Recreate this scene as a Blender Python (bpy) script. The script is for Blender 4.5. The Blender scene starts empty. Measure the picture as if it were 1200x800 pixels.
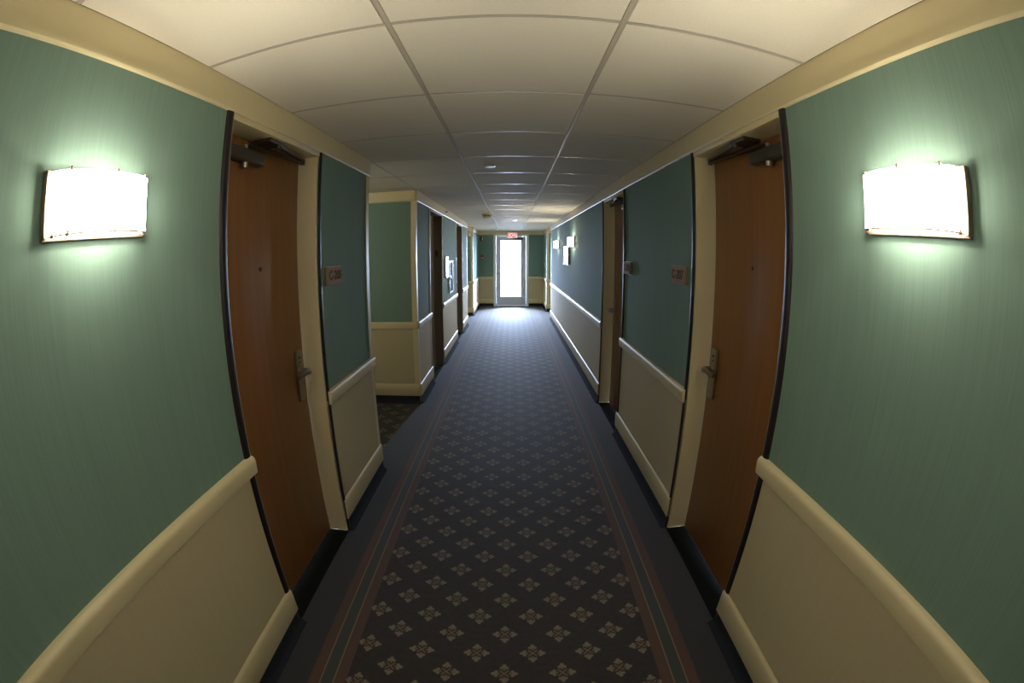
import bpy, bmesh, math, random
from mathutils import Vector, Matrix
random.seed(7)
SC = bpy.context.scene
COL = SC.collection

# ------------------------------------------------------------------ camera, world, light, exposure
CAM_H = 1.58
cd = bpy.data.cameras.new('camera')
cd.type = 'PANO'
cd.sensor_fit = 'HORIZONTAL'
cd.sensor_width = 36.0
cd.sensor_height = 24.0
cd.panorama_type = 'FISHEYE_EQUISOLID'
cd.fisheye_lens = 16.0
cd.fisheye_fov = math.radians(220)
cd.clip_start = 0.01
cam = bpy.data.objects.new('camera', cd)
COL.objects.link(cam)
cam.location = (0, 0, CAM_H)
cam.rotation_euler = (math.radians(90 - 11.11), 0, 0)
SC.camera = cam

world = bpy.data.worlds.new('overcast_sky')
SC.world = world
world.use_nodes = True
bg = world.node_tree.nodes['Background']
bg.inputs['Color'].default_value = (0.56, 0.69, 1.0, 1)
SKY_HORIZON = 120.0          # standard overcast sky: luminance ~ (1 + 2 sin(elevation)) / 3
wt = world.node_tree
wtc = wt.nodes.new('ShaderNodeTexCoord')
wsep = wt.nodes.new('ShaderNodeSeparateXYZ'); wt.links.new(wtc.outputs['Generated'], wsep.inputs[0])
wmx = wt.nodes.new('ShaderNodeMath'); wmx.operation = 'MAXIMUM'; wt.links.new(wsep.outputs[2], wmx.inputs[0]); wmx.inputs[1].default_value = 0.0
wma = wt.nodes.new('ShaderNodeMath'); wma.operation = 'MULTIPLY_ADD'; wt.links.new(wmx.outputs[0], wma.inputs[0])
wma.inputs[1].default_value = 2.0 * SKY_HORIZON; wma.inputs[2].default_value = SKY_HORIZON
wt.links.new(wma.outputs[0], bg.inputs['Strength'])

pl = bpy.data.lights.new('door_glass_portal', 'AREA')
pl.shape = 'RECTANGLE'
pl.size = 0.62
pl.size_y = 1.70
pl.cycles.is_portal = True
po = bpy.data.objects.new('door_glass_portal', pl)
COL.objects.link(po)
po.location = (-0.037, 13.66, 1.125)
po.rotation_euler = (math.radians(-90), 0, 0)     # looks back down the corridor (-Y)

SC.view_settings.view_transform = 'Standard'
SC.view_settings.look = 'None'
SC.view_settings.gamma = 1.0
SC.view_settings.use_curve_mapping = False
SC.view_settings.exposure = 0.0
SC.cycles.max_bounces = 12
SC.cycles.diffuse_bounces = 8
SC.cycles.sample_clamp_indirect = 6.0
SC.cycles.use_denoising = True

SHADE_E = 52.0       # glow of a sconce shade
BULB_W = 4.6         # lamp inside a sconce

# ------------------------------------------------------------------ dimensions
FL, FR = -0.973, 0.926          # faces of the cream cornice boards
WL, WR = -0.985, 0.938          # wall faces
CEIL = 2.256
COR_B = 2.140                   # cornice bottom
RAIL_T, RAIL_B = 0.885, 0.812
BASE_T, BASE_B = 0.215, 0.083
YB, YE = -2.6, 13.55            # back and end of the corridor
TH = 0.20                       # wall thickness

# ------------------------------------------------------------------ mesh helpers
def bm_box(bm, x0, x1, y0, y1, z0, z1, bev=0.0, seg=2):
    vs = [bm.verts.new((x, y, z)) for x in (x0, x1) for y in (y0, y1) for z in (z0, z1)]
    f = [(0, 1, 3, 2), (4, 6, 7, 5), (0, 4, 5, 1), (2, 3, 7, 6), (0, 2, 6, 4), (1, 5, 7, 3)]
    faces = [bm.faces.new([vs[i] for i in q]) for q in f]
    if bev > 0:
        es = {e for fc in faces for e in fc.edges}
        bmesh.ops.bevel(bm, geom=list(es), offset=bev, segments=seg, affect='EDGES', profile=0.5)

def bm_cyl(bm, p0, p1, r0, r1=None, n=16, caps=True):
    r1 = r0 if r1 is None else r1
    p0, p1 = Vector(p0), Vector(p1)
    d = (p1 - p0).normalized()
    a = Vector((0, 0, 1)) if abs(d.z) < 0.9 else Vector((1, 0, 0))
    u = d.cross(a).normalized(); v = d.cross(u)
    ra = [bm.verts.new(p0 + (u * math.cos(t) + v * math.sin(t)) * r0) for t in [2 * math.pi * i / n for i in range(n)]]
    rb = [bm.verts.new(p1 + (u * math.cos(t) + v * math.sin(t)) * r1) for t in [2 * math.pi * i / n for i in range(n)]]
    for i in range(n):
        bm.faces.new((ra[i], ra[(i + 1) % n], rb[(i + 1) % n], rb[i]))
    if caps:
        bm.faces.new(ra[::-1]); bm.faces.new(rb)

def bm_lathe(bm, prof, c=(0, 0, 0), axis='z', n=24):
    rings = []
    for r, h in prof:
        ring = []
        for i in range(n):
            t = 2 * math.pi * i / n
            a, b = r * math.cos(t), r * math.sin(t)
            p = {'z': (a, b, h), 'x': (h, a, b), 'y': (a, h, b)}[axis]
            ring.append(bm.verts.new((p[0] + c[0], p[1] + c[1], p[2] + c[2])))
        rings.append(ring)
    for k in range(len(rings) - 1):
        for i in range(n):
            bm.faces.new((rings[k][i], rings[k][(i + 1) % n], rings[k + 1][(i + 1) % n], rings[k + 1][i]))
    bm.faces.new(rings[0][::-1]); bm.faces.new(rings[-1])

def bm_prism(bm, poly, a0, a1, axis='y'):
    """poly: list of (p, q) extruded along an axis; y: (x, z); x: (y, z); z: (x, y)."""
    def P(p, q, a):
        return {'y': (p, a, q), 'x': (a, p, q), 'z': (p, q, a)}[axis]
    A = [bm.verts.new(P(p, q, a0)) for p, q in poly]
    B = [bm.verts.new(P(p, q, a1)) for p, q in poly]
    n = len(poly)
    for i in range(n):
        bm.faces.new((A[i], A[(i + 1) % n], B[(i + 1) % n], B[i]))
    bm.faces.new(A[::-1]); bm.faces.new(B)

def bm_tube(bm, pts, r, n=10):
    pts = [Vector(p) for p in pts]
    rings = []
    for i, p in enumerate(pts):
        d = (pts[min(i + 1, len(pts) - 1)] - pts[max(i - 1, 0)]).normalized()
        a = Vector((0, 0, 1)) if abs(d.z) < 0.9 else Vector((1, 0, 0))
        u = d.cross(a).normalized(); v = d.cross(u)
        rr = r[i] if isinstance(r, (list, tuple)) else r
        rings.append([bm.verts.new(p + (u * math.cos(2 * math.pi * k / n) + v * math.sin(2 * math.pi * k / n)) * rr) for k in range(n)])
    for k in range(len(rings) - 1):
        for i in range(n):
            bm.faces.new((rings[k][i], rings[k][(i + 1) % n], rings[k + 1][(i + 1) % n], rings[k + 1][i]))
    bm.faces.new(rings[0][::-1]); bm.faces.new(rings[-1])

def obj(name, bm, mat, parent=None, smooth=False, loc=None):
    bmesh.ops.recalc_face_normals(bm, faces=bm.faces[:])
    me = bpy.data.meshes.new(name)
    bm.to_mesh(me); bm.free()
    if smooth:
        for p in me.polygons: p.use_smooth = True
        try: me.set_sharp_from_angle(angle=math.radians(35))
        except Exception: pass
    me.materials.append(M[mat])
    o = bpy.data.objects.new(name, me)
    COL.objects.link(o)
    if parent: o.parent = parent
    if loc: o.location = loc
    return o

def link(name, me, parent=None, loc=None, scale=None):
    o = bpy.data.objects.new(name, me); COL.objects.link(o)
    if parent: o.parent = parent
    if loc: o.location = loc
    if scale: o.scale = scale
    return o

def tag(o, label, cat, group=None, kind=None):
    o['label'] = label; o['category'] = cat
    if group: o['group'] = group
    if kind: o['kind'] = kind
    return o

def empty(name, loc=(0, 0, 0), rz=0):
    o = bpy.data.objects.new(name, None); COL.objects.link(o)
    o.location = loc; o.rotation_euler = (0, 0, rz); o.empty_display_size = 0.1
    return o

def box(name, mat, parent, x0, x1, y0, y1, z0, z1, bev=0.0, seg=2, smooth=False):
    bm = bmesh.new(); bm_box(bm, x0, x1, y0, y1, z0, z1, bev, seg)
    return obj(name, bm, mat, parent, smooth)

def text_mesh(body, size, depth=0.001, bold=0.0):
    c = bpy.data.curves.new('t', 'FONT'); c.body = body; c.size = size; c.extrude = depth; c.offset = bold
    c.align_x = 'CENTER'; c.align_y = 'CENTER'; c.resolution_u = 3
    t = bpy.data.objects.new('t', c); COL.objects.link(t)
    dg = bpy.context.evaluated_depsgraph_get()
    me = bpy.data.meshes.new_from_object(t.evaluated_get(dg))
    bpy.data.objects.remove(t); bpy.data.curves.remove(c)
    return me

# ------------------------------------------------------------------ materials
M = {}
class NT:
    def __init__(s, name):
        m = bpy.data.materials.new(name); m.use_nodes = True
        s.m = m; s.t = m.node_tree; s.n = s.t.nodes; s.b = s.n['Principled BSDF']; s.out = s.n['Material Output']
        M[name] = m
    def node(s, typ, **kw):
        nd = s.n.new(typ)
        for k, v in kw.items(): setattr(nd, k, v)
        return nd
    def put(s, sock, v):
        if isinstance(v, bpy.types.NodeSocket): s.t.links.new(v, sock)
        elif isinstance(v, (tuple, list)) and len(v) == 3 and sock.type == 'RGBA': sock.default_value = (*v, 1)
        else: sock.default_value = v
    def math(s, op, a, b=None, c=None):
        nd = s.node('ShaderNodeMath', operation=op)
        s.put(nd.inputs[0], a)
        if b is not None: s.put(nd.inputs[1], b)
        if c is not None: s.put(nd.inputs[2], c)
        return nd.outputs[0]
    def mix(s, f, a, b):
        nd = s.node('ShaderNodeMix', data_type='RGBA')
        s.put(nd.inputs[0], f); s.put(nd.inputs[6], a); s.put(nd.inputs[7], b)
        return nd.outputs[2]
    def pos(s):
        g = s.node('ShaderNodeNewGeometry'); return g.outputs['Position']
    def sep(s, v):
        nd = s.node('ShaderNodeSeparateXYZ'); s.put(nd.inputs[0], v); return nd.outputs
    def comb(s, x, y, z):
        nd = s.node('ShaderNodeCombineXYZ')
        for i, v in enumerate((x, y, z)): s.put(nd.inputs[i], v)
        return nd.outputs[0]
    def noise(s, vec, scale, detail=3, rough=0.55):
        nd = s.node('ShaderNodeTexNoise'); s.put(nd.inputs['Vector'], vec)
        nd.inputs['Scale'].default_value = scale; nd.inputs['Detail'].default_value = detail; nd.inputs['Roughness'].default_value = rough
        return nd.outputs[0]
    def ramp(s, v, a, b):
        nd = s.node('ShaderNodeMapRange'); nd.clamp = True
        s.put(nd.inputs[0], v); nd.inputs[1].default_value = a; nd.inputs[2].default_value = b
        return nd.outputs[0]
    def bump(s, h, strength, dist=0.002):
        nd = s.node('ShaderNodeBump'); nd.inputs['Strength'].default_value = strength; nd.inputs['Distance'].default_value = dist
        s.put(nd.inputs['Height'], h); s.put(s.b.inputs['Normal'], nd.outputs[0])
    def set(s, color=None, rough=None, metal=None, spec=None):
        if color is not None: s.put(s.b.inputs['Base Color'], color)
        if rough is not None: s.put(s.b.inputs['Roughness'], rough)
        if metal is not None: s.put(s.b.inputs['Metallic'], metal)
        if spec is not None: s.put(s.b.inputs['Specular IOR Level'], spec)

def simple(name, color, rough=0.5, metal=0.0, spec=0.5, var=0.06, scale=6.0):
    k = NT(name)
    n = k.noise(k.pos(), scale, 3)
    dark = tuple(c * (1 - var) for c in color); light = tuple(min(1, c * (1 + var)) for c in color)
    k.set(k.mix(n, dark, light), rough, metal, spec)
    return k

def streaked(name, color, var, rough, spec, freq=150.0):
    k = NT(name)
    x, y, z = k.sep(k.pos())
    h = k.math('ADD', x, y)
    v1 = k.comb(k.math('MULTIPLY', h, freq), 0.0, k.math('MULTIPLY', z, 3.0))
    v2 = k.comb(k.math('MULTIPLY', h, freq * 0.2), 5.0, k.math('MULTIPLY', z, 0.5))
    n1 = k.noise(v1, 1.0, 2); n2 = k.noise(v2, 1.0, 3)
    n = k.math('ADD', k.math('MULTIPLY', n1, 0.65), k.math('MULTIPLY', n2, 0.35))
    n = k.ramp(n, 0.3, 0.7)
    k.set(k.mix(n, tuple(c * (1 - var) for c in color), tuple(c * (1 + var) for c in color)), rough, 0, spec)
    k.bump(n1, 0.25, 0.0015)
    return k

streaked('wallpaper', (0.172, 0.250, 0.202), 0.08, 0.8, 0.06)
streaked('wainscot', (0.50, 0.42, 0.255), 0.04, 0.75, 0.08, 220.0)
simple('cream_paint', (0.64, 0.535, 0.305), 0.40, 0, 0.5, 0.02)
simple('ceiling_white', (0.70, 0.64, 0.54), 0.9, 0, 0.2)
k = NT('ceiling_tile')
n = k.noise(k.pos(), 260.0, 2); n2 = k.noise(k.pos(), 1.3, 2)
c = k.mix(n2, (0.73, 0.65, 0.52), (0.80, 0.72, 0.585))
c = k.mix(k.ramp(n, 0.35, 0.6), k.mix(0.12, c, (0.3, 0.25, 0.18)), c)
k.set(c, 0.85, 0, 0.12); k.bump(n, 0.15, 0.001)
simple('grid_metal', (0.44, 0.375, 0.285), 0.38, 0.0, 0.4, 0.02)
k = NT('door_wood')
x, y, z = k.sep(k.pos())
g = k.noise(k.comb(k.math('MULTIPLY', k.math('ADD', x, y), 28.0), 0.0, k.math('MULTIPLY', z, 1.2)), 1.0, 5, 0.6)
g2 = k.noise(k.comb(k.math('MULTIPLY', k.math('ADD', x, y), 4.0), 3.0, k.math('MULTIPLY', z, 0.35)), 1.0, 2)
c = k.mix(k.ramp(g, 0.3, 0.7), (0.205, 0.085, 0.026), (0.265, 0.115, 0.038))
c = k.mix(k.math('MULTIPLY', g2, 0.35), c, (0.18, 0.075, 0.022))
k.set(c, 0.38, 0, 0.45)
simple('brown_metal', (0.19, 0.135, 0.085), 0.4, 0.0, 0.5)
simple('bronze_strip', (0.016, 0.012, 0.012), 0.42, 0.0, 0.20, 0.1)
simple('closer_bronze', (0.085, 0.072, 0.055), 0.38, 0.6, 0.5, 0.08)
simple('nickel', (0.38, 0.34, 0.28), 0.30, 0.9, 0.5)
simple('sconce_metal', (0.42, 0.31, 0.24), 0.45, 0.3, 0.5)
simple('black_vinyl', (0.009, 0.009, 0.006), 0.95, 0, 0.05)
simple('black_plastic', (0.012, 0.012, 0.013), 0.3, 0, 0.5)
simple('plate_tan', (0.30, 0.205, 0.135), 0.8, 0, 0.06)
simple('plate_text', (0.11, 0.073, 0.045), 0.8, 0, 0.05)
simple('white_plastic', (0.78, 0.76, 0.70), 0.4, 0, 0.5)
simple('aged_plastic', (0.62, 0.55, 0.36), 0.4, 0, 0.5)
simple('white_trim', (0.74, 0.75, 0.76), 0.35, 0, 0.5, 0.02)
simple('door_white', (0.60, 0.61, 0.67), 0.35, 0, 0.5, 0.02)
simple('red_plastic', (0.20, 0.012, 0.012), 0.35, 0, 0.5)
simple('paper', (0.80, 0.80, 0.78), 0.6, 0, 0.3)
simple('print_ink', (0.08, 0.09, 0.10), 0.6, 0, 0.3)
simple('concrete', (0.55, 0.54, 0.51), 0.85, 0, 0.3, 0.15)
simple('chrome', (0.7, 0.7, 0.72), 0.15, 1.0, 0.5, 0.02)
simple('framed_glass', (0.60, 0.60, 0.60), 0.04, 0, 0.8, 0.02)
simple('dark_glass', (0.02, 0.03, 0.028), 0.7, 0, 0.02)

k = NT('cove_carpet')
n = k.noise(k.pos(), 400.0, 2)
k.set(k.mix(n, (0.014, 0.015, 0.018), (0.034, 0.036, 0.042)), 0.95, 0, 0.05); k.bump(n, 0.5, 0.003)

def emis(name, color, strength):
    k = NT(name)
    e = k.node('ShaderNodeEmission'); e.inputs[0].default_value = (*color, 1); e.inputs[1].default_value = strength
    k.t.links.new(e.outputs[0], k.out.inputs[0])
emis('shade_glow', (1.0, 0.945, 0.785), SHADE_E)
emis('bulb_glow', (1.0, 0.945, 0.785), 30.0)
emis('exit_red', (1.0, 0.02, 0.03), 0.95)
emis('exit_white', (1.0, 0.66, 0.64), 1.1)
emis('shade_inner', (1.0, 0.945, 0.785), 10.0)

k = NT('glass_pane')
tr = k.node('ShaderNodeBsdfTransparent'); tr.inputs[0].default_value = (0.96, 0.98, 0.98, 1)
gl = k.node('ShaderNodeBsdfGlossy'); gl.inputs['Roughness'].default_value = 0.03
fr = k.node('ShaderNodeFresnel'); fr.inputs[0].default_value = 1.45
mx = k.node('ShaderNodeMixShader')
k.t.links.new(fr.outputs[0], mx.inputs[0]); k.t.links.new(tr.outputs[0], mx.inputs[1]); k.t.links.new(gl.outputs[0], mx.inputs[2])
k.t.links.new(mx.outputs[0], k.out.inputs[0])

# woven carpet: fleury crosses in a half-drop lattice, striped borders, plain edge
k = NT('carpet')
P = k.pos(); x, y, z = k.sep(P)
def motif(ox, oy):
    u = k.math('SUBTRACT', k.math('FRACT', k.math('ADD', k.math('DIVIDE', k.math('SUBTRACT', x, ox), 0.2345), 50.5)), 0.5)
    v = k.math('SUBTRACT', k.math('FRACT', k.math('ADD', k.math('DIVIDE', k.math('SUBTRACT', y, oy), 0.2390), 50.5)), 0.5)
    ax = k.math('ABSOLUTE', k.math('MULTIPLY', u, 0.2345)); ay = k.math('ABSOLUTE', k.math('MULTIPLY', v, 0.2390))
    mj = k.math('MAXIMUM', ax, ay); mn = k.math('MINIMUM', ax, ay)
    def blob(cx, cy, r, ex=1.0):
        dx = k.math('SUBTRACT', mj, cx); dy = k.math('MULTIPLY', k.math('SUBTRACT', mn, cy), ex)
        d = k.math('SQRT', k.math('ADD', k.math('MULTIPLY', dx, dx), k.math('MULTIPLY', dy, dy)))
        return k.math('SUBTRACT', 1.0, k.ramp(d, r * 0.75, r * 1.2))
    tip = blob(0.041, 0.0, 0.0135, 1.4); side = blob(0.033, 0.0115, 0.0075); stem = blob(0.025, 0.0, 0.008)
    dd = k.math('ABSOLUTE', k.math('SUBTRACT', mj, mn))
    diag = k.math('MULTIPLY', k.math('SUBTRACT', 1.0, k.ramp(dd, 0.0035, 0.0075)), k.math('SUBTRACT', 1.0, k.ramp(mj, 0.018, 0.023)))
    light = k.math('MAXIMUM', k.math('MAXIMUM', tip, side), k.math('MULTIPLY', stem, 0.6))
    return light, diag
l1, d1 = motif(-0.031, 1.152); l2, d2 = motif(-0.031 + 0.11725, 1.152 + 0.1195)
L = k.math('MAXIMUM', l1, l2); D = k.math('MAXIMUM', d1, d2)
pile = k.noise(P, 420.0, 2); mott = k.noise(P, 35.0, 3)
field = k.mix(k.ramp(mott, 0.3, 0.7), (0.040, 0.032, 0.028), (0.052, 0.043, 0.039))
field = k.mix(k.math('MULTIPLY', D, 0.75), field, (0.26, 0.18, 0.095))
field = k.mix(k.math('MULTIPLY', L, 0.85), field, (0.285, 0.226, 0.153))
xc = k.math('SUBTRACT', k.math('ABSOLUTE', k.math('ADD', x, 0.034)), 0.0)
def step(a): return k.ramp(xc, a - 0.001, a + 0.001)
red, gold, green, edge = (0.115, 0.066, 0.048), (0.25, 0.18, 0.095), (0.064, 0.073, 0.065), (0.053, 0.050, 0.052)
c = field
for a, colr in ((0.629, red), (0.677, gold), (0.683, green), (0.733, gold), (0.739, red), (0.786, edge)):
    c = k.mix(step(a), c, colr)
c = k.mix(step(1.03), c, field)
c = k.mix(k.ramp(pile, 0.3, 0.7), k.mix(0.35, c, (0, 0, 0)), c)
k.set(c, 0.75, 0, 0.10)
k.b.inputs['Sheen Weight'].default_value = 0.14
k.b.inputs['Sheen Roughness'].default_value = 0.5
k.bump(pile, 0.6, 0.003)

# ------------------------------------------------------------------ floor
floor = box('floor', 'carpet', None, -3.4, 3.2, YB - TH, YE + 0.12, -0.15, 0.0)
tag(floor, 'dark patterned hallway carpet with striped borders', 'carpet', kind='structure')
ground = box('ground', 'concrete', None, -6, 6, YE + 0.14, YE + 9, -0.3, -0.05)
tag(ground, 'sunlit pale concrete landing outside the glass door', 'ground', kind='structure')

# ------------------------------------------------------------------ walls
def wall_pieces(parent, axis, face, out, a0, a1, cornice=True, cap0=True, cap1=True):
    """Dado, rail, skirting, cove and cornice on a wall run a0..a1; out = direction the wall faces (+1/-1) along the other axis."""
    def slab(name, mat, d0, d1, z0, z1, bev=0.0, e=0.0):
        p, q = sorted((face + out * d0, face + out * d1))
        if axis == 'y': box(name, mat, parent, p, q, a0 + e, a1 - e, z0, z1, bev, 3, bev > 0)
        else: box(name, mat, parent, a0 + e, a1 - e, p, q, z0, z1, bev, 3, bev > 0)
    slab('wainscot_panel', 'wainscot', -0.002, 0.004, BASE_B, RAIL_B + 0.02, e=0.0)
    def moulding(name, poly):
        bm = bmesh.new()
        bm_prism(bm, [(face + out * p, q) for p, q in poly], a0 + 0.004, a1 - 0.004, axis)
        obj(name, bm, 'cream_paint', parent, True)
    rt, rb = RAIL_T, RAIL_B
    moulding('chair_rail', [(0.0, rb), (0.018, rb), (0.023, rb + 0.003), (0.0255, rb + 0.010), (0.0265, rb + 0.030), (0.0275, rb + 0.050), (0.0265, rb + 0.058),
                            (0.0235, rb + 0.065), (0.018, rb + 0.070), (0.010, rt - 0.0005), (0.0, rt)])
    bt, bb = BASE_T, BASE_B
    moulding('baseboard', [(0.0, bb), (0.016, bb), (0.018, bb + 0.003), (0.018, bt - 0.016), (0.016, bt - 0.008), (0.011, bt - 0.002), (0.006, bt), (0.0, bt)])
    # concave carpet cove below the skirting
    poly = [(0.0, BASE_B), (0.010, BASE_B), (0.010, 0.045), (0.014, 0.022), (0.026, 0.006), (0.040, 0.0), (0.0, 0.0)]
    bm = bmesh.new()
    bm_prism(bm, [(face + out * p, q) for p, q in poly], a0 + 0.003, a1 - 0.003, axis)
    obj('carpet_cove', bm, 'cove_carpet', parent, True)
    if cornice: cornice_piece(parent, axis, face, out, a0, a1)

def cornice_piece(parent, axis, face, out, a0, a1):
    poly = [(0.0, COR_B), (0.014, COR_B), (0.017, COR_B + 0.004), (0.017, COR_B + 0.011), (0.012, COR_B + 0.014), (0.012, CEIL), (0.0, CEIL)]
    bm = bmesh.new()
    bm_prism(bm, [(face + out * p, q) for p, q in poly], a0, a1, axis)
    obj('cornice_board', bm, 'cream_paint', parent)

def guard(parent, x, y, sx, sy, mat='cream_paint', w=0.022, t=0.005, z0=0.0, z1=COR_B):
    """L-shaped corner guard at wall corner (x, y); solid lies toward (sx, sy)."""
    poly = [(x - sx * t, y - sy * t), (x + sx * w, y - sy * t), (x + sx * w, y), (x, y), (x, y + sy * w), (x - sx * t, y + sy * w)]
    bm = bmesh.new(); bm_prism(bm, poly, z0, z1, 'z')
    obj('corner_guard', bm, mat, parent)

DH = 2.128   # door head underside
LD = [(1.335, 2.155), (5.395, 6.345), (7.995, 8.925)]
RD = [(1.345, 2.195), (3.735, 4.605)]
L_OPEN = [(3.010, 4.600), (9.950, 11.450)]
R_OPEN = [(10.900, 12.250)]

def segments(y0, y1, doors, opens):
    cuts = sorted(doors + opens); out = []; y = y0
    for a, b in cuts:
        out.append((y, a)); y = b
    out.append((y, y1)); return out

bm = bmesh.new()
for a, b in segments(YB, YE, LD, L_OPEN): bm_box(bm, WL - TH, WL, a, b, 0, CEIL + 0.12)
for a, b in LD: bm_box(bm, WL - TH, WL, a, b, DH, CEIL + 0.12)
wl = obj('wall_left', bm, 'wallpaper')
tag(wl, 'left corridor wall in green wallpaper over cream wainscot', 'wall', kind='structure')
for a, b in segments(YB, YE, LD, L_OPEN): wall_pieces(wl, 'y', WL, 1, a, b, False)
for a, b in ((YB, L_OPEN[0][0]), (L_OPEN[0][1], L_OPEN[1][0]), (L_OPEN[1][1], YE)): cornice_piece(wl, 'y', WL, 1, a, b)

bm = bmesh.new()
for a, b in segments(YB, YE, RD, R_OPEN): bm_box(bm, WR, WR + TH, a, b, 0, CEIL + 0.12)
for a, b in RD: bm_box(bm, WR, WR + TH, a, b, DH, CEIL + 0.12)
wr = obj('wall_right', bm, 'wallpaper')
tag(wr, 'right corridor wall in green wallpaper over cream wainscot', 'wall', kind='structure')
for a, b in segments(YB, YE, RD, R_OPEN): wall_pieces(wr, 'y', WR, -1, a, b, False)
for a, b in ((YB, R_OPEN[0][0]), (R_OPEN[0][1], YE)): cornice_piece(wr, 'y', WR, -1, a, b)

# side passages: near wall (faces +y), far wall (faces the camera), end wall
def passage(tagname, side, y0, y1, depth, words):
    xf = WL if side < 0 else WR
    xe = xf + side * depth
    lo, hi = sorted((xf + side * TH, xe))
    for nm, yy, out, w in (('near', y0, 1, 'hidden near wall'), ('far', y1, -1, 'green and cream wall facing down the hall')):
        bm = bmesh.new()
        bm_box(bm, lo, hi, yy - (TH if out > 0 else 0), yy + (0 if out > 0 else TH), 0, CEIL + 0.12)
        o = obj('wall_%s_%s' % (tagname, nm), bm, 'wallpaper')
        tag(o, '%s of the %s' % (w, words), 'wall', kind='structure')
        l2, h2 = sorted((xf, xe))
        wall_pieces(o, 'x', yy, out, l2, h2)
        guard(o, xf, yy, side, -out, 'cream_paint', 0.05)
    bm = bmesh.new(); e0, e1 = sorted((xe, xe + side * TH))
    bm_box(bm, e0, e1, y0 - TH, y1 + TH, 0, CEIL + 0.12)
    o = obj('wall_%s_end' % tagname, bm, 'wallpaper')
    tag(o, 'end wall closing the %s' % words, 'wall', kind='structure')
    wall_pieces(o, 'y', xe, -side, y0, y1)
passage('alcove', -1, L_OPEN[0][0], L_OPEN[0][1], 2.1, 'alcove opening off the left wall')
passage('side_hall_left', -1, L_OPEN[1][0], L_OPEN[1][1], 2.1, 'left side hall near the exit')
passage('side_hall_right', 1, R_OPEN[0][0], R_OPEN[0][1], 2.0, 'right side hall near the exit')

# end wall with the glass exit door, and the wall behind the camera
DX0, DX1, DT = -0.505, 0.448, 2.105
bm = bmesh.new()
bm_box(bm, WL - TH, DX0, YE, YE + TH, 0, CEIL + 0.12)
bm_box(bm, DX1, WR + TH, YE, YE + TH, 0, CEIL + 0.12)
bm_box(bm, DX0, DX1, YE, YE + TH, DT, CEIL + 0.12)
we = obj('wall_end', bm, 'wallpaper')
tag(we, 'end wall of the corridor around the glass exit door', 'wall', kind='structure')
wall_pieces(we, 'x', YE, -1, WL, DX0 - 0.045, False)
wall_pieces(we, 'x', YE, -1, DX1 + 0.045, WR, False)
cornice_piece(we, 'x', YE, -1, WL, WR)
box('head_panel', 'white_trim', we, DX0 - 0.04, DX1 + 0.04, YE - 0.006, YE, DT, COR_B + 0.002)
bm = bmesh.new(); bm_box(bm, WL - TH, WR + TH, YB - TH, YB, 0, CEIL + 0.12)
wb = obj('wall_back', bm, 'wallpaper')
tag(wb, 'green wall closing the corridor behind the camera', 'wall', kind='structure')
wall_pieces(wb, 'x', YB, 1, WL, WR)

# ------------------------------------------------------------------ ceiling
ce = box('ceiling', 'ceiling_white', None, -3.4, 3.2, YB - TH, YE + TH, CEIL + 0.045, CEIL + 0.16)
tag(ce, 'suspended ceiling of pale square lay-in panels', 'ceiling', kind='structure')
MX = [-0.3445, 0.3075]
RY = [1.132 + 0.648 * i for i in range(-6, 21)]
tile_cache = {}
def tile(x0, x1, y0, y1):
    g = 0.0088
    x0 += g; x1 -= g; y0 += g; y1 -= g
    if x1 - x0 < 0.03 or y1 - y0 < 0.03: return
    w, d = round(x1 - x0, 3), round(y1 - y0, 3)
    if (w, d) not in tile_cache:
        bm = bmesh.new()
        bm_box(bm, -w / 2, w / 2, -d / 2, d / 2, 0, 0.016)
        es = [e for e in bm.edges if all(v.co.z < 0.001 for v in e.verts)]
        bmesh.ops.bevel(bm, geom=es, offset=0.002, segments=1, affect='EDGES')
        bmesh.ops.recalc_face_normals(bm, faces=bm.faces[:])
        me = bpy.data.meshes.new('ceiling_panel'); bm.to_mesh(me); bm.free(); me.materials.append(M['ceiling_tile'])
        tile_cache[(w, d)] = me
    link('ceiling_panel', tile_cache[(w, d)], ce, ((x0 + x1) / 2, (y0 + y1) / 2, CEIL - 0.0018 + random.uniform(-0.0006, 0.0006)))
def tee(x0, x1, y0, y1, name):
    bm = bmesh.new()
    bm_box(bm, x0, x1, y0, y1, CEIL - 0.0015, CEIL + 0.045)
    obj(name, bm, 'grid_metal', ce)
def grid(xs, y0, y1):
    rows = [y0] + [r for r in RY if y0 + 0.03 < r < y1 - 0.03] + [y1]
    for i in range(len(xs) - 1):
        for j in range(len(rows) - 1):
            tile(xs[i], xs[i + 1], rows[j], rows[j + 1])
            if 0 < j: tee(xs[i] + 0.008, xs[i + 1] - 0.008, rows[j] - 0.0075, rows[j] + 0.0075, 'cross_tee')
grid([FL - 0.006] + MX + [FR + 0.006], YB, YE)
for mx in MX: tee(mx - 0.0075, mx + 0.0075, YB, YE, 'main_tee')
for (a, b), side in [(L_OPEN[0], -1), (L_OPEN[1], -1), (R_OPEN[0], 1)]:
    f = FL if side < 0 else FR
    xs = sorted([f, f + side * 0.65, f + side * 1.30, f + side * 2.11])
    grid(xs, a, b)
    for q in (f, f + side * 0.65, f + side * 1.30): tee(q - 0.0075, q + 0.0075, a, b, 'main_tee')

# ------------------------------------------------------------------ doors
def strip(parent, face, out, y0, y1, z1):
    """rounded dark edge strip on the wall beside a door opening"""
    n = 6; d = 0.012; poly = []
    poly.append((face, y0))
    for i in range(n + 1):
        t = math.pi * i / n
        poly.append((face + out * (0.003 + (d - 0.003) * math.sin(t)), (y0 + y1) / 2 - (y1 - y0) / 2 * math.cos(t)))
    poly.append((face, y1))
    bm = bmesh.new(); bm_prism(bm, poly, 0.0, z1, 'z')
    return obj('edge_strip', bm, 'bronze_strip', parent, True)

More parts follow.
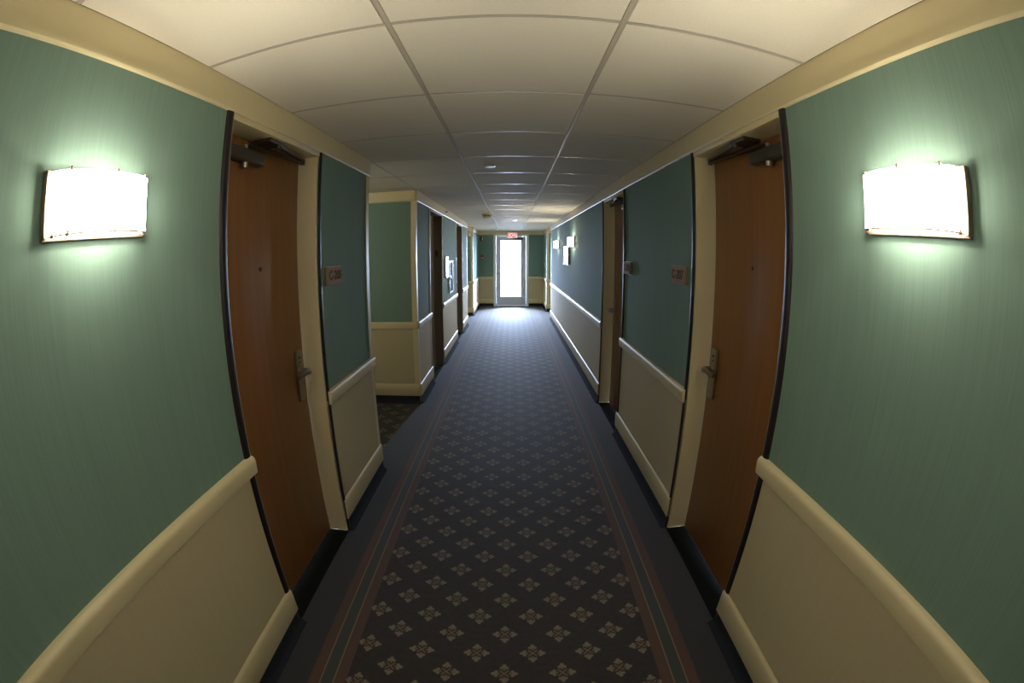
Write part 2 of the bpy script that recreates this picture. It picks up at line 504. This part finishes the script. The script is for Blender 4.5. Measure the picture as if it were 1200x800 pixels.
def room_door(name, label, side, y0, y1, jamb_mat='cream_paint', leaf_mat='door_wood', hardware=True, strips=True, strip_glint_mat=None):
    face = WL if side < 0 else WR
    out = -side
    X = lambda d: face - out * d            # depth d behind the wall face
    def bx(nm, mat, par, d0, d1, a0, a1, z0, z1, bev=0.0):
        p, q = sorted((X(d0), X(d1)))
        return box(nm, mat, par, p, q, a0, a1, z0, z1, bev, 2, bev > 0)
    r = empty(name, (0, 0, 0)); tag(r, label, 'door', kind='structure')
    DEP = 0.112
    bx('jamb', jamb_mat, r, 0.002, TH, y0 - 0.002, y0 + 0.012, 0.0, DH)
    bx('jamb', jamb_mat, r, 0.002, TH, y1 - 0.012, y1 + 0.002, 0.0, DH)
    bx('head_frame', jamb_mat, r, -0.004, TH, y0, y1, DH - 0.012, DH + 0.016, 0.002)
    bx('door_stop', jamb_mat, r, DEP + 0.045, DEP + 0.07, y0 + 0.012, y1 - 0.012, DH - 0.03, DH - 0.012)
    leaf = bx('door_leaf', leaf_mat, r, DEP, DEP + 0.044, y0 + 0.015, y1 - 0.015, 0.012, DH - 0.016, 0.002)
    bx('threshold', 'black_vinyl', r, -0.005, TH, y0 + 0.001, y1 - 0.001, 0.0, 0.006)
    if strips:
        for a, b in ((y0 - 0.042, y0), (y1, y1 + 0.030)): 
            s = strip(r, face, out, a, b, COR_B)
            if strip_glint_mat: s.data.materials[0] = M[strip_glint_mat]  # pale colour painted over the dark strip in place of reflected daylight
    if not hardware: return r
    # lever set near the far edge
    yp = y1 - 0.085
    plate = bx('lock_plate', 'nickel', leaf, DEP - 0.014, DEP, yp - 0.033, yp + 0.033, 0.862, 1.128, 0.005)
    bm = bmesh.new(); bm_box(bm, *sorted((X(DEP - 0.0155), X(DEP - 0.0135))), yp - 0.012, yp + 0.012, 1.085, 1.095)
    obj('card_slot', bm, 'black_plastic', leaf)
    bm = bmesh.new(); bm_cyl(bm, (X(DEP - 0.0135), yp, 1.065), (X(DEP - 0.016), yp, 1.065), 0.005, n=12)
    obj('indicator', bm, 'black_plastic', leaf)
    zl = 1.022; xl = X(DEP - 0.068)
    bm = bmesh.new()
    bm_cyl(bm, (X(DEP - 0.013), yp, zl), (X(DEP - 0.022), yp, zl), 0.029, 0.025, 20)
    bm_tube(bm, [(X(DEP - 0.02), yp, zl), (X(DEP - 0.045), yp, zl), (X(DEP - 0.058), yp - 0.004, zl), (xl, yp - 0.016, zl),
                 (xl, yp - 0.05, zl + 0.001), (xl, yp - 0.085, zl - 0.003), (X(DEP - 0.058), yp - 0.112, zl - 0.008)],
            [0.015, 0.015, 0.0165, 0.0165, 0.0135, 0.013, 0.012], 12)
    obj('lever', bm, 'nickel', leaf, True)
    ym = (y0 + y1) / 2
    bm = bmesh.new(); bm_lathe(bm, [(0.009, 0), (0.009, 0.004), (0.005, 0.005)], (0, 0, 0), 'x', 16)
    o = obj('peephole', bm, 'closer_bronze', leaf); o.location = (X(DEP), ym + 0.01, 1.555); o.rotation_euler = (0, 0, 0 if out > 0 else math.pi)
    # surface closer with a two-link arm
    zc = 2.030
    bm = bmesh.new()
    bm_box(bm, *sorted((X(DEP), X(DEP - 0.052))), y0 + 0.055, y0 + 0.375, zc - 0.030, zc + 0.030, 0.012, 3)
    body = obj('closer_body', bm, 'closer_bronze', leaf, True)
    pin = (X(DEP - 0.027), y0 + 0.235)
    bm = bmesh.new(); bm_cyl(bm, (pin[0], pin[1], zc - 0.030), (pin[0], pin[1], zc - 0.052), 0.017, 0.015, 18); bm_cyl(bm, (pin[0], pin[1], zc + 0.030), (pin[0], pin[1], zc + 0.048), 0.013, 0.012, 16)
    obj('closer_spindle', bm, 'nickel', leaf, True)
    el = (X(DEP - 0.045), y1 - 0.06)
    br = (X(DEP - 0.088), y0 + 0.42)
    def link_bar(p, q, z, w, t):
        d = Vector((q[0] - p[0], q[1] - p[1])).normalized(); nrm = Vector((-d.y, d.x)) * w / 2
        poly = [(p[0] + nrm.x, p[1] + nrm.y), (q[0] + nrm.x * .8, q[1] + nrm.y * .8), (q[0] - nrm.x * .8, q[1] - nrm.y * .8), (p[0] - nrm.x, p[1] - nrm.y)]
        bm = bmesh.new(); bm_prism(bm, poly, z, z + t, 'z'); return bm
    obj('closer_arm', link_bar(pin, el, zc + 0.046, 0.024, 0.007), 'closer_bronze', leaf)
    obj('closer_arm', link_bar(br, el, zc + 0.056, 0.030, 0.010), 'closer_bronze', leaf)
    bm = bmesh.new(); bm_cyl(bm, (el[0], el[1], zc + 0.042), (el[0], el[1], zc + 0.070), 0.013, n=14)
    obj('arm_joint', bm, 'closer_bronze', leaf, True)
    bm = bmesh.new()
    bm_box(bm, *sorted((X(DEP - 0.01), X(DEP - 0.10))), br[1] - 0.10, br[1] + 0.03, zc + 0.068, DH - 0.012, 0.003)
    bm_cyl(bm, (br[0], br[1], zc + 0.05), (br[0], br[1], zc + 0.078), 0.012, n=14)
    obj('arm_bracket', bm, 'closer_bronze', leaf)
    return r

room_door('door_1', 'brown wooden room door on the left closest to the camera', -1, *LD[0])
room_door('door_2', 'brown wooden room door on the right closest to the camera', 1, *RD[0])
room_door('door_3', 'second brown room door along the right wall, beyond the first', 1, *RD[1])
dB = room_door('door_4', 'dark brown recessed door on the left just past the alcove', -1, *LD[1], 'brown_metal', 'brown_metal', False, True, 'white_trim')  # white on its dark edge strips stands in for glancing daylight
dC = room_door('door_5', 'dark brown recessed door on the left nearest the exit', -1, *LD[2], 'brown_metal', 'brown_metal', False, True, 'white_trim')  # daylight glint on its dark strips likewise put in as white
# small black plate by the first dark door
o = box('indicator_plate', 'black_plastic', dB, WL - 0.085, WL - 0.050, LD[1][1] - 0.024, LD[1][1] - 0.012, 1.545, 1.635, 0.002)

# exit door: white framed full-height glass
r = empty('door_6', (0, 0, 0)); tag(r, 'white glazed exit door flooded with daylight at the corridor end', 'door', kind='structure')
for a, b in ((DX0 - 0.045, DX0 + 0.03), (DX1 - 0.03, DX1 + 0.045)): box('frame_post', 'white_trim', r, a, b, YE - 0.02, YE + 0.16, 0, DT + 0.0)
box('frame_head', 'white_trim', r, DX0 - 0.045, DX1 + 0.045, YE - 0.0205, YE + 0.16, DT - 0.02, DT + 0.035)
lx0, lx1 = DX0 + 0.032, DX1 - 0.032
gx0, gx1, gz0, gz1 = -0.345, 0.270, 0.275, 1.972
yd0, yd1 = YE + 0.03, YE + 0.075
bm = bmesh.new()
bm_box(bm, lx0, gx0, yd0, yd1, 0.012, DT - 0.022); bm_box(bm, gx1, lx1, yd0, yd1, 0.012, DT - 0.022)
bm_box(bm, gx0, gx1, yd0, yd1, 0.012, gz0); bm_box(bm, gx0, gx1, yd0, yd1, gz1, DT - 0.022)
lf = obj('door_leaf', bm, 'door_white', r)
bm = bmesh.new()
b = 0.012
for q in ((gx0, gx0 + b, gz0, gz1), (gx1 - b, gx1, gz0, gz1), (gx0 + b, gx1 - b, gz0, gz0 + b), (gx0 + b, gx1 - b, gz1 - b, gz1)):
    bm_box(bm, q[0], q[1], yd0 - 0.006, yd0 + 0.01, q[2], q[3])
obj('glazing_bead', bm, 'door_white', lf)
box('glass_pane', 'glass_pane', lf, gx0, gx1, yd0 + 0.02, yd0 + 0.026, gz0, gz1)
bm = bmesh.new(); bm_cyl(bm, (-0.425, yd0, 0.99), (-0.425, yd0 - 0.05, 0.99), 0.028, 0.022, 18); bm_tube(bm, [(-0.425, yd0 - 0.045, 0.99), (-0.425, yd0 - 0.055, 0.99), (-0.40, yd0 - 0.06, 0.99), (-0.34, yd0 - 0.058, 0.985)], 0.010)
obj('door_handle', bm, 'chrome', lf, True)
bm = bmesh.new(); bm_box(bm, 0.09, 0.33, yd0 - 0.055, yd0, 1.995, 2.05, 0.01); obj('closer_body', bm, 'closer_bronze', lf, True)
bm = bmesh.new(); bm_tube(bm, [(0.2, yd0 - 0.03, 2.058), (0.02, yd0 - 0.14, 2.062), (0.13, yd0 - 0.03, 2.066)], 0.008); obj('closer_arm', bm, 'closer_bronze', lf)
box('threshold', 'nickel', r, DX0, DX1, YE - 0.005, YE + 0.14, 0.0, 0.010)

# cream corner guards on the passage corners along the corridor walls already stand on the far walls; lit sconces
def sconce(label, side, y, z0=1.690, power=1.0, axis='y', face=None, rz=None, x=None):
    face = (WL if side < 0 else WR) if face is None else face
    if axis == 'y': r = empty('wall_sconce', (face, y, z0), 0 if side < 0 else math.pi)
    else: r = empty('wall_sconce', (x, face, z0), rz)
    tag(r, label, 'wall lamp', 'lit wall sconces of the corridor')
    W, H = 0.185, 0.150
    box('back_plate', 'sconce_metal', r, 0.0, 0.014, -W, W, -0.004, H + 0.002, 0.002)
    for s in (-1, 1):
        box('side_bracket', 'sconce_metal', r, 0.010, 0.024, s * (W - 0.004) - 0.004, s * (W - 0.004) + 0.004, 0.0, H, 0.001)
    n = 28; prof = []
    for i in range(n + 1):
        s = -1 + 2 * i / n
        s = math.sin(s * math.pi / 2)
        prof.append((0.022 + 0.068 * (1 - abs(s) ** 2.4) ** 0.5, s * (W - 0.012)))
    bm = bmesh.new(); th = 0.004
    inner = [(p[0] - th, p[1] * 0.975) for p in prof]
    loop = prof + inner[::-1]
    bm_prism(bm, loop, 0.006, H - 0.006, 'z')
    sh = obj('glass_shade', bm, 'shade_glow', r, True); sh.data.materials.append(M['shade_inner'])
    for p in sh.data.polygons:
        if p.normal.x < -0.2 or (abs(p.normal.y) > 0.3 and p.normal.y * p.center.y < 0): p.material_index = 1
    sh['label'] = 'glowing curved white glass shade'
    def clip(s, zz):
        px = 0.022 + 0.068 * (1 - abs(s) ** 2.4) ** 0.5; py = s * (W - 0.012)
        bm = bmesh.new()
        bm_box(bm, px - 0.006, px + 0.003, py - 0.003, py + 0.003, zz - 0.006, zz + 0.006, 0.001, 1)
        obj('retaining_clip', bm, 'sconce_metal', r)
    for s in (-0.78, 0.05, 0.78): clip(s, H - 0.005)
    for s in (-0.97, -0.78, 0.97): clip(s, 0.006)
    # slim rail under the lower glass edge
    bm = bmesh.new()
    loop = [(p[0] + 0.002, p[1] * 1.01) for p in prof] + [(p[0] - 0.006, p[1] * 0.965) for p in prof[::-1]]
    bm_prism(bm, loop, 0.0035, 0.0055, 'z'); obj('lower_rail', bm, 'sconce_metal', r, True)
    bm = bmesh.new(); bm_cyl(bm, (0.048, -0.05, 0.07), (0.048, 0.05, 0.07), 0.010, n=12); obj('lamp_tube', bm, 'bulb_glow', r, True)
    ld = bpy.data.lights.new('sconce_lamp', 'POINT'); ld.energy = BULB_W * power; ld.color = (1.0, 0.945, 0.785); ld.shadow_soft_size = 0.015
    lo = bpy.data.objects.new('sconce_lamp', ld); COL.objects.link(lo); lo.parent = r; lo.location = (0.066, 0, 0.07)
    return r
sconce('bright curved glass wall sconce on the left wall close to the camera', -1, 0.705)
sconce('bright curved glass wall sconce on the right wall close to the camera', 1, 0.715)
sconce('lit wall sconce on the right wall past the second door', 1, 6.92)
sconce('lit wall sconce farthest along the right wall, nearest the exit', 1, 9.22)
sconce('lit sconce inside the left alcove, hidden behind its near wall', -1, 0, axis='x', face=L_OPEN[0][0], rz=math.pi / 2, x=-2.15, power=0.5)
sconce('lit sconce inside the left side hall near the exit', -1, 0, axis='x', face=L_OPEN[1][0], rz=math.pi / 2, x=-2.0)
sconce('lit sconce inside the right side hall near the exit', 1, 0, axis='x', face=R_OPEN[0][0], rz=math.pi / 2, x=1.9)

# ------------------------------------------------------------------ room number plates
def number_plate(label, side, yc, zc, body):
    face = WL if side < 0 else WR
    r = empty('room_number_plate', (face, yc, zc), math.pi / 2 if side < 0 else -math.pi / 2)   # local -y faces the hall
    tag(r, label, 'room sign')
    w, h = 0.105, 0.048
    box('backing_board', 'brown_metal', r, -w - 0.003, w + 0.003, -0.008, 0.0, -h - 0.003, h + 0.003, 0.001)
    box('face_plate', 'plate_tan', r, -w, w, -0.020, -0.008, -h, h, 0.002)
    me = text_mesh(body, 0.072, 0.0008, 0.001); me.materials.append(M['plate_text'])
    t = link('number_lettering', me, r, (0, -0.0205, 0)); t.rotation_euler = (math.pi / 2, 0, 0)
    return r
number_plate('tan room number plate on the left wall beside the near door', -1, 2.350, 1.487, 'C-208')
number_plate('tan room number plate on the right wall beside the near door', 1, 2.405, 1.485, 'C-207')
number_plate('room number plate on the right wall just before the second door', 1, 3.575, 1.480, 'C-205')

# ------------------------------------------------------------------ exit sign
r = empty('exit_sign', (0.009, YE, 2.118)); tag(r, 'red lit exit sign above the glazed end door', 'exit sign')
box('housing', 'white_plastic', r, -0.155, 0.155, -0.060, -0.007, -0.085, 0.085, 0.006)
box('face_panel', 'exit_white', r, -0.142, 0.142, -0.063, -0.060, -0.072, 0.072)
me = text_mesh('EXIT', 0.150, 0.001, 0.003); me.materials.append(M['exit_red'])
t = link('exit_lettering', me, r, (0, -0.064, 0)); t.rotation_euler = (math.pi / 2, 0, 0)

# ------------------------------------------------------------------ ceiling fittings
def cover(label, x, y):
    r = empty('sprinkler_cover', (x, y, CEIL - 0.003)); tag(r, label, 'sprinkler', 'ceiling sprinkler covers')
    bm = bmesh.new(); bm_lathe(bm, [(0.044, 0.0), (0.045, -0.002), (0.042, -0.003)], n=28); obj('trim_ring', bm, 'aged_plastic', r, True)
    bm = bmesh.new(); bm_lathe(bm, [(0.036, -0.003), (0.040, -0.007), (0.039, -0.009), (0.020, -0.0095)], n=28); obj('cover_plate', bm, 'white_plastic', r, True)
cover('small round white sprinkler cover on the ceiling above mid corridor', -0.167, 3.417)
cover('small round white sprinkler cover on the ceiling near the exit', 0.058, 9.23)
r = empty('smoke_detector', (-0.42, 7.68, CEIL - 0.003)); tag(r, 'cream smoke detector hanging under the ceiling left of centre', 'smoke detector')
bm = bmesh.new(); bm_lathe(bm, [(0.080, 0.0), (0.083, -0.012), (0.078, -0.026)], n=32); obj('base', bm, 'aged_plastic', r, True)
bm = bmesh.new(); bm_lathe(bm, [(0.060, -0.026), (0.060, -0.044)], n=32); obj('vent_ring', bm, 'black_plastic', r, True)
bm = bmesh.new(); bm_lathe(bm, [(0.070, -0.044), (0.070, -0.055), (0.052, -0.074), (0.020, -0.080)], n=32); obj('cap', bm, 'aged_plastic', r, True)
for i in range(8):
    t = i * math.pi / 4
    bm = bmesh.new(); bm_cyl(bm, (0.066 * math.cos(t), 0.066 * math.sin(t), -0.024), (0.066 * math.cos(t), 0.066 * math.sin(t), -0.046), 0.006, n=8); obj('rib', bm, 'aged_plastic', r)

# emergency light on the wall facing the hall past the left side hall
r = empty('emergency_light', (-1.105, L_OPEN[1][1], 2.07)); tag(r, 'cream twin-lamp emergency light high at the left side hall corner', 'emergency light')
box('housing', 'aged_plastic', r, -0.085, 0.085, -0.055, 0.0, -0.055, 0.055, 0.006)
for s in (-1, 1):
    bm = bmesh.new(); bm_lathe(bm, [(0.012, -0.05), (0.030, -0.075), (0.036, -0.105), (0.034, -0.108)], (s * 0.05, 0, -0.005), 'y', 20); hd = obj('lamp_head', bm, 'black_plastic', r, True)
    bm = bmesh.new(); bm_lathe(bm, [(0.030, -0.108), (0.024, -0.113)], (s * 0.05, 0, -0.005), 'y', 20); obj('lens', bm, 'white_plastic', hd, True)

# fire alarm strobe and pull station on the end wall
r = empty('fire_alarm', (-0.895, YE, 2.02)); tag(r, 'red fire alarm strobe high on the end wall left of the exit', 'fire alarm')
box('housing', 'red_plastic', r, -0.050, 0.050, -0.045, 0.0, -0.075, 0.075, 0.006)
box('strobe_lens', 'white_plastic', r, 0.012, 0.036, -0.070, -0.045, -0.050, 0.050, 0.004)
box('speaker_grille', 'black_plastic', r, -0.040, 0.002, -0.048, -0.045, -0.05, 0.05)
r = empty('pull_station', (-0.885, YE, 1.46)); tag(r, 'small grey and red manual call point on the end wall', 'call point')
box('back_box', 'plate_tan', r, -0.040, 0.040, -0.030, 0.0, -0.085, 0.085, 0.005)
box('cover', 'red_plastic', r, -0.036, 0.036, -0.042, -0.030, -0.050, 0.070, 0.004)
box('pull_handle', 'white_plastic', r, -0.028, 0.028, -0.052, -0.042, -0.022, 0.004, 0.003)

# ------------------------------------------------------------------ framed notices and cabinet
def framed(name, label, side, y0, y1, z0, z1, frame, t=0.024, fw=0.018):
    face = WL if side < 0 else WR; out = -side
    r = empty(name, (face, (y0 + y1) / 2, z0)); tag(r, label, 'notice')
    yy = (y1 - y0) / 2; h = z1 - z0
    def bx(nm, mat, d0, d1, a0, a1, b0, b1):
        p, q = sorted((out * d0, out * d1)); return box(nm, mat, r, p, q, a0, a1, b0, b1)
    for a0, a1, b0, b1 in ((-yy, -yy + fw, 0, h), (yy - fw, yy, 0, h), (-yy + fw, yy - fw, 0, fw), (-yy + fw, yy - fw, h - fw, h)):
        bx('frame_bar', frame, 0.0, t, a0, a1, b0, b1)
    bx('backing', 'paper', 0.0, t - 0.010, -yy + fw, yy - fw, fw, h - fw)
    bx('glazing', 'framed_glass', t - 0.010, t - 0.006, -yy + fw, yy - fw, fw, h - fw)
    return r
framed('framed_notice', 'framed notice on the right wall between the two far sconces', 1, 7.42, 8.04, 1.400, 1.705, 'black_plastic', 0.03, 0.014)
framed('framed_notice', 'small white framed notice between the two dark left doors', -1, 6.66, 6.94, 1.225, 1.540, 'white_trim', 0.02, 0.012)
# cabinet between the dark doors
r = empty('wall_cabinet', (WL, 7.215, 0.965)); tag(r, 'slim dark-fronted metal wall cabinet between the two dark left doors', 'wall cabinet')
box('cabinet_body', 'brown_metal', r, 0.0, 0.012, -0.20, 0.20, 0.0, 0.50)
for q in ((-0.205, -0.185, 0, 0.505), (0.185, 0.205, 0, 0.505), (-0.185, 0.185, 0.485, 0.505), (-0.185, 0.185, 0.0, 0.02)):
    box('frame_bar', 'white_trim', r, 0.0, 0.022, q[0], q[1], q[2], q[3])
dr = box('cabinet_door', 'dark_glass', r, 0.012, 0.017, -0.183, 0.183, 0.022, 0.483)
bm = bmesh.new(); bm_tube(bm, [(0.017, -0.15, 0.22), (0.032, -0.15, 0.23), (0.032, -0.15, 0.28), (0.017, -0.15, 0.29)], 0.005); obj('handle', bm, 'chrome', dr, True)
# sidewall sprinkler on the cornice
r = empty('sidewall_sprinkler', (FL, 6.66, 2.205)); tag(r, 'tiny brass sprinkler on the left cornice beside the dark door', 'sprinkler')
bm = bmesh.new(); bm_lathe(bm, [(0.022, 0.0), (0.020, 0.006), (0.008, 0.008)], axis='x', n=18); obj('escutcheon', bm, 'closer_bronze', r, True)
bm = bmesh.new(); bm_cyl(bm, (0.006, 0, 0), (0.030, 0, 0), 0.006, n=10); bm_cyl(bm, (0.030, 0, 0), (0.033, 0, 0), 0.014, n=14); obj('deflector', bm, 'closer_bronze', r, True)
